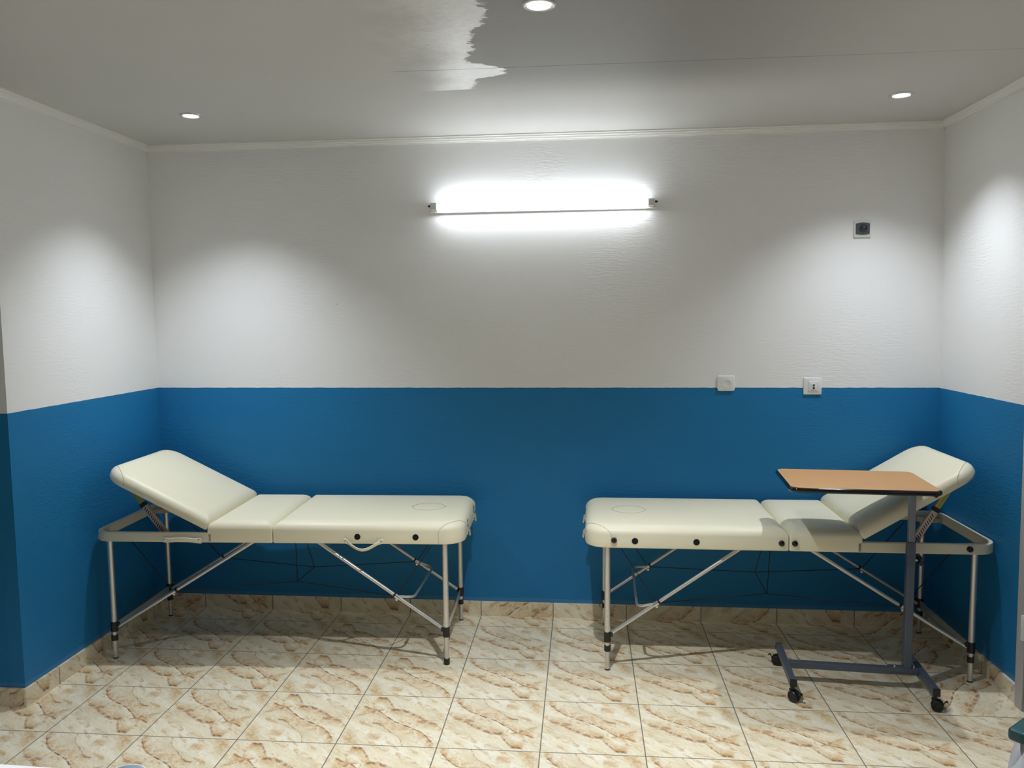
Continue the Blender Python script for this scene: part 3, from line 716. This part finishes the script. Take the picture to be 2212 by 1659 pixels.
# ------------------------------------------------------------------ overbed table
T = empty('overbed_table', 'wheeled overbed table with wood-look top on a grey column', 'overbed table', (1.985, -0.578, 0), math.radians(-4.6))
def foot_bar(x0, x1, ya, yb):
    bm = B(); box(bm, x0, x1, ya, yb, 0.070, 0.100); f = obj('foot_bar', bm, M_GREYP, T, 0, 0.002)
    for y0, y1, s in ((ya-0.006, ya+0.002, -1), (yb-0.002, yb+0.006, 1)):
        bm = B(); box(bm, x0-0.0008, x1+0.0008, y0, y1, 0.0692, 0.1008); obj('end_cap', bm, M_BLACK, f, 0, 0.0015)
    return f
def caster(par, x, y, rz):
    M = Matrix.Translation((x, y, 0)) @ Matrix.Rotation(rz, 4, 'Z')
    bm = B()
    lathe(bm, [(0, 0.078), (0.009, 0.078), (0.009, 0.052), (0.014, 0.050), (0.014, 0.046), (0, 0.046)], M, 16)
    # hood over the twin wheels
    n = 14
    R1 = []; 
    for s in (-0.0045, 0.0045):
        R1.append([bm.verts.new(M @ Vector((0.010+0.0255*math.cos(a), s, 0.0245+0.0255*math.sin(a)))) for a in [PI*0.05+PI*0.95*k/n for k in range(n+1)]])
    for k in range(n): bm.faces.new((R1[0][k], R1[0][k+1], R1[1][k+1], R1[1][k]))
    bm.faces.new(R1[0]); bm.faces.new(R1[1])
    c = obj('caster', bm, M_BLACK, par)
    for s in (-1, 1):
        bm = B(); lathe(bm, [(0, 0.0), (0.0215, 0.0), (0.0240, 0.002), (0.0240, 0.010), (0.0215, 0.0135), (0.014, 0.0145), (0.013, 0.0125), (0, 0.013)], M @ axisM((0.010, s*0.0035, 0.0242), (0, s, 0)), 28); obj('wheel', bm, M_BLACK, c)
    bm = B()
    prev = None
    for k in range(7):
        a = k/6; x2 = 0.010+0.024+0.016*a; z2 = 0.034+0.012*math.sin(a*PI*0.85)
        cur = [bm.verts.new(M @ Vector((x2, yy, z2+zz))) for yy, zz in ((-0.006, 0), (0.006, 0), (0.006, 0.0035), (-0.006, 0.0035))]
        if prev:
            for i in range(4): bm.faces.new((prev[i], prev[(i+1) % 4], cur[(i+1) % 4], cur[i]))
        else: bm.faces.new(cur)
        prev = cur
    bm.faces.new(prev); obj('brake_lever', bm, M_BLACK, c)
FA, FB = -0.195, 0.185
f1 = foot_bar(-0.524, -0.497, FA, FB); f2 = foot_bar(0.046, 0.073, FA, FB)
caster(f1, -0.5105, FA+0.016, math.radians(-50)); caster(f1, -0.5105, FB-0.016, math.radians(168)); caster(f2, 0.0595, FA+0.016, math.radians(-20)); caster(f2, 0.0595, FB-0.016, math.radians(60))
bm = B(); box(bm, -0.4985, 0.0475, -0.0165, 0.0165, 0.071, 0.0985); obj('cross_bar', bm, M_GREYP, T, 0, 0.002)
bm = B(); box(bm, -0.072, 0.045, -0.0195, 0.0195, 0.0985, 0.1025); box(bm, -0.072, 0.045, -0.0195, -0.0165, 0.084, 0.100); box(bm, -0.072, 0.045, 0.0165, 0.0195, 0.084, 0.100)
mp = obj('mounting_plate', bm, M_GREYP, T, 0, 0.001)
for x in (-0.050, 0.028):
    bm = B(); lathe(bm, [(0.0, 0.1125), (0.0045, 0.1125), (0.0062, 0.110), (0.0062, 0.1045), (0.0085, 0.1040), (0.0085, 0.1025), (0.003, 0.1025), (0.003, 0.0585), (0, 0.0585)], Matrix.Translation((x, -0.004, 0)), 12)
    obj('bolt', bm, M_STEEL, mp)
bm = B(); box(bm, -0.0160, 0.0160, -0.019, 0.017, 0.1025, 0.668); oc = obj('outer_column', bm, M_GREYP, T, 0, 0.0025)
bm = B(); box(bm, -0.0125, 0.0125, -0.0150, 0.0130, 0.30, 0.918); obj('inner_column', bm, M_GREYI, T, 0, 0.002)['label'] = 'lighter grey sliding column'
bm = B()
lathe(bm, [(0.004, 0), (0.004, 0.014)], axisM((0.016, 0, 0.585), (1, 0, 0)), 10)
kn = obj('knob_bolt', bm, M_STEEL, oc)
bm = B()
Mk = axisM((0.030, 0, 0.585), (1, 0, 0)); ns = 48
def kr(k): return 0.0205+0.0035*math.cos(6*2*PI*k/ns)
rings_mesh(bm, [[Mk @ Vector((kr(k)*f*math.cos(2*PI*k/ns), kr(k)*f*math.sin(2*PI*k/ns), z)) for k in range(ns)] for f, z in ((0.55, 0), (0.9, 0.001), (1, 0.004), (1, 0.012), (0.92, 0.0155), (0.5, 0.0165))], True, True)
obj('height_knob', bm, M_GLOSS, oc)
# top: wood sheet inside a rounded black edge band
tx0, tx1, ty0, ty1, zt = -0.545, 0.060, -0.212, 0.212, 0.936
bm = B()
prof = []
for k in range(9):
    a = -PI/2+PI*k/8; prof.append((0.011-0.011*math.cos(a), zt-0.011+0.011*math.sin(a)))
rg = [[(px, py, z) for px, py in rrect(tx0+d, tx1-d, ty0+d, ty1-d, (0.045-d,)*4, 10)] for d, z in prof]
rings_mesh(bm, rg, True, True)
tp = obj('edge_band', bm, M_GLOSS, T, 40); tp['label'] = 'rounded black edge band'
bm = B(); rings_mesh(bm, [[(px, py, z) for px, py in rrect(tx0+d, tx1-d, ty0+d, ty1-d, (0.045-d,)*4, 10)] for d, z in ((0.0095, zt-0.004), (0.0095, zt+0.0004), (0.0105, zt+0.0010))], True, True); obj('table_top', bm, M_WOOD, T, 30)['label'] = 'beech wood-look top'
bm = B(); box(bm, -0.36, 0.035, -0.018, 0.018, 0.900, 0.915); box(bm, -0.03, 0.03, -0.09, 0.09, 0.908, 0.915); obj('top_bracket', bm, M_GREYP, T, 0, 0.001)
bm = B(); lathe(bm, [(0, 0.908), (0.006, 0.908), (0.008, 0.911), (0.008, 0.916), (0, 0.916)], Matrix.Translation((0.030, -0.19, 0)), 14); obj('rubber_stop', bm, M_BLACK, T)

# ------------------------------------------------------------------ armchair at the right edge, desk and cup at the left edge
ad = math.radians(41.0)           # direction the armrest runs, away from its front end
T = empty('armchair', 'grey-framed armchair with teal armrest pads at the bottom right corner', 'chair', (1.90, -2.15, 0), ad - PI/2)
Mi = Matrix.Rotation(-(ad-PI/2), 4, 'Z') @ Matrix.Translation((-1.90, 2.15, 0))   # world to chair
fr = Mi @ Vector((1.636, -2.096, 0.62))                # front end of the visible armrest
ax = fr.x; fy = fr.y
for k, x in enumerate((ax, ax+0.56)):
    # arm pad
    bm = B(); pad(bm, x-0.021, x+0.021, fy, fy+0.27, 0.594, 0.626, 0.010, (0.012, 0.012, 0.012, 0.012), 0.001, 0.006); obj('armrest_pad', bm, M_TEAL, T, 50)['label'] = 'teal padded armrest'
    # frame: arm tube, front leg, rear leg
    bm = B()
    path = fillet([(x, fy+0.30, 0.587), (x, fy+0.045, 0.587), (x, fy-0.015, 0.30), (x, fy-0.04, 0.014)], 0.10, 8)
    tube(bm, path, 0.0245, 16); obj('leg', bm, M_GREYARM, T)
    bm = B(); tube(bm, fillet([(x, fy+0.24, 0.587), (x, fy+0.42, 0.587), (x, fy+0.50, 0.30), (x, fy+0.56, 0.014)], 0.07, 6), 0.0215, 16); obj('leg', bm, M_GREYARM, T)
    for yy in (fy-0.04, fy+0.56):
        bm = B(); lathe(bm, [(0, 0), (0.024, 0), (0.026, 0.004), (0.026, 0.02), (0.0215, 0.026), (0, 0.026)], Matrix.Translation((x, yy, 0)), 16); obj('rubber_foot', bm, M_BLACK, T)
bm = B(); tube(bm, [(ax, fy+0.02, 0.40), (ax+0.56, fy+0.02, 0.40)], 0.016, 12); tube(bm, [(ax, fy+0.47, 0.38), (ax+0.56, fy+0.47, 0.38)], 0.016, 12); obj('seat_frame', bm, M_GREYARM, T)
bm = B(); pad(bm, ax+0.05, ax+0.51, fy+0.02, fy+0.47, 0.415, 0.475, 0.022, (0.04,)*4, 0.004); obj('seat', bm, M_TEAL, T, 50)
bm = B(); pad(bm, ax+0.13, ax+0.43, 0, 0.46, 0, 0.055, 0.02, (0.04,)*4, 0.004)
Mx = Matrix.Translation((0, fy+0.50, 0.47)) @ Matrix.Rotation(math.radians(78), 4, 'X')
for v in bm.verts: v.co = Mx @ v.co
obj('backrest', bm, M_TEAL, T, 50)
bm = B()
for x in (ax+0.17, ax+0.39): tube(bm, [(x, fy+0.47, 0.38), (x, fy+0.522, 0.49), (x, fy+0.598, 0.86)], 0.012, 10)
obj('back_post', bm, M_GREYARM, T)

T = empty('desk', 'white desk, only its far edge shows at the bottom left corner', 'desk', (-0.75, -2.616, 0), math.radians(-2.0))
bm = B(); box(bm, -0.85, 0.75, -0.70, 0.0, 0.722, 0.750); obj('desk_top', bm, M_DESK, T, 0, 0.003)
for x in (-0.80, 0.70):
    bm = B(); box(bm, x-0.02, x+0.02, -0.66, -0.04, 0.0, 0.722); obj('side_panel', bm, M_DESK, T, 0, 0.002)
bm = B(); box(bm, -0.78, 0.68, -0.075, -0.055, 0.35, 0.722); obj('modesty_panel', bm, M_DESK, T, 0, 0.002)
T = empty('cup', 'bluish-white rounded cup rim at the bottom edge, left of centre', 'cup', (-0.262, -2.7865, 0.75))
bm = B(); lathe(bm, [(0, 0.001), (0.026, 0.0), (0.028, 0.003), (0.0365, 0.088), (0.0385, 0.0895), (0.0385, 0.0915), (0.0355, 0.0920), (0.034, 0.089), (0.0262, 0.006), (0, 0.005)], None, 40); obj('cup_body', bm, M_CUP, T, 40)
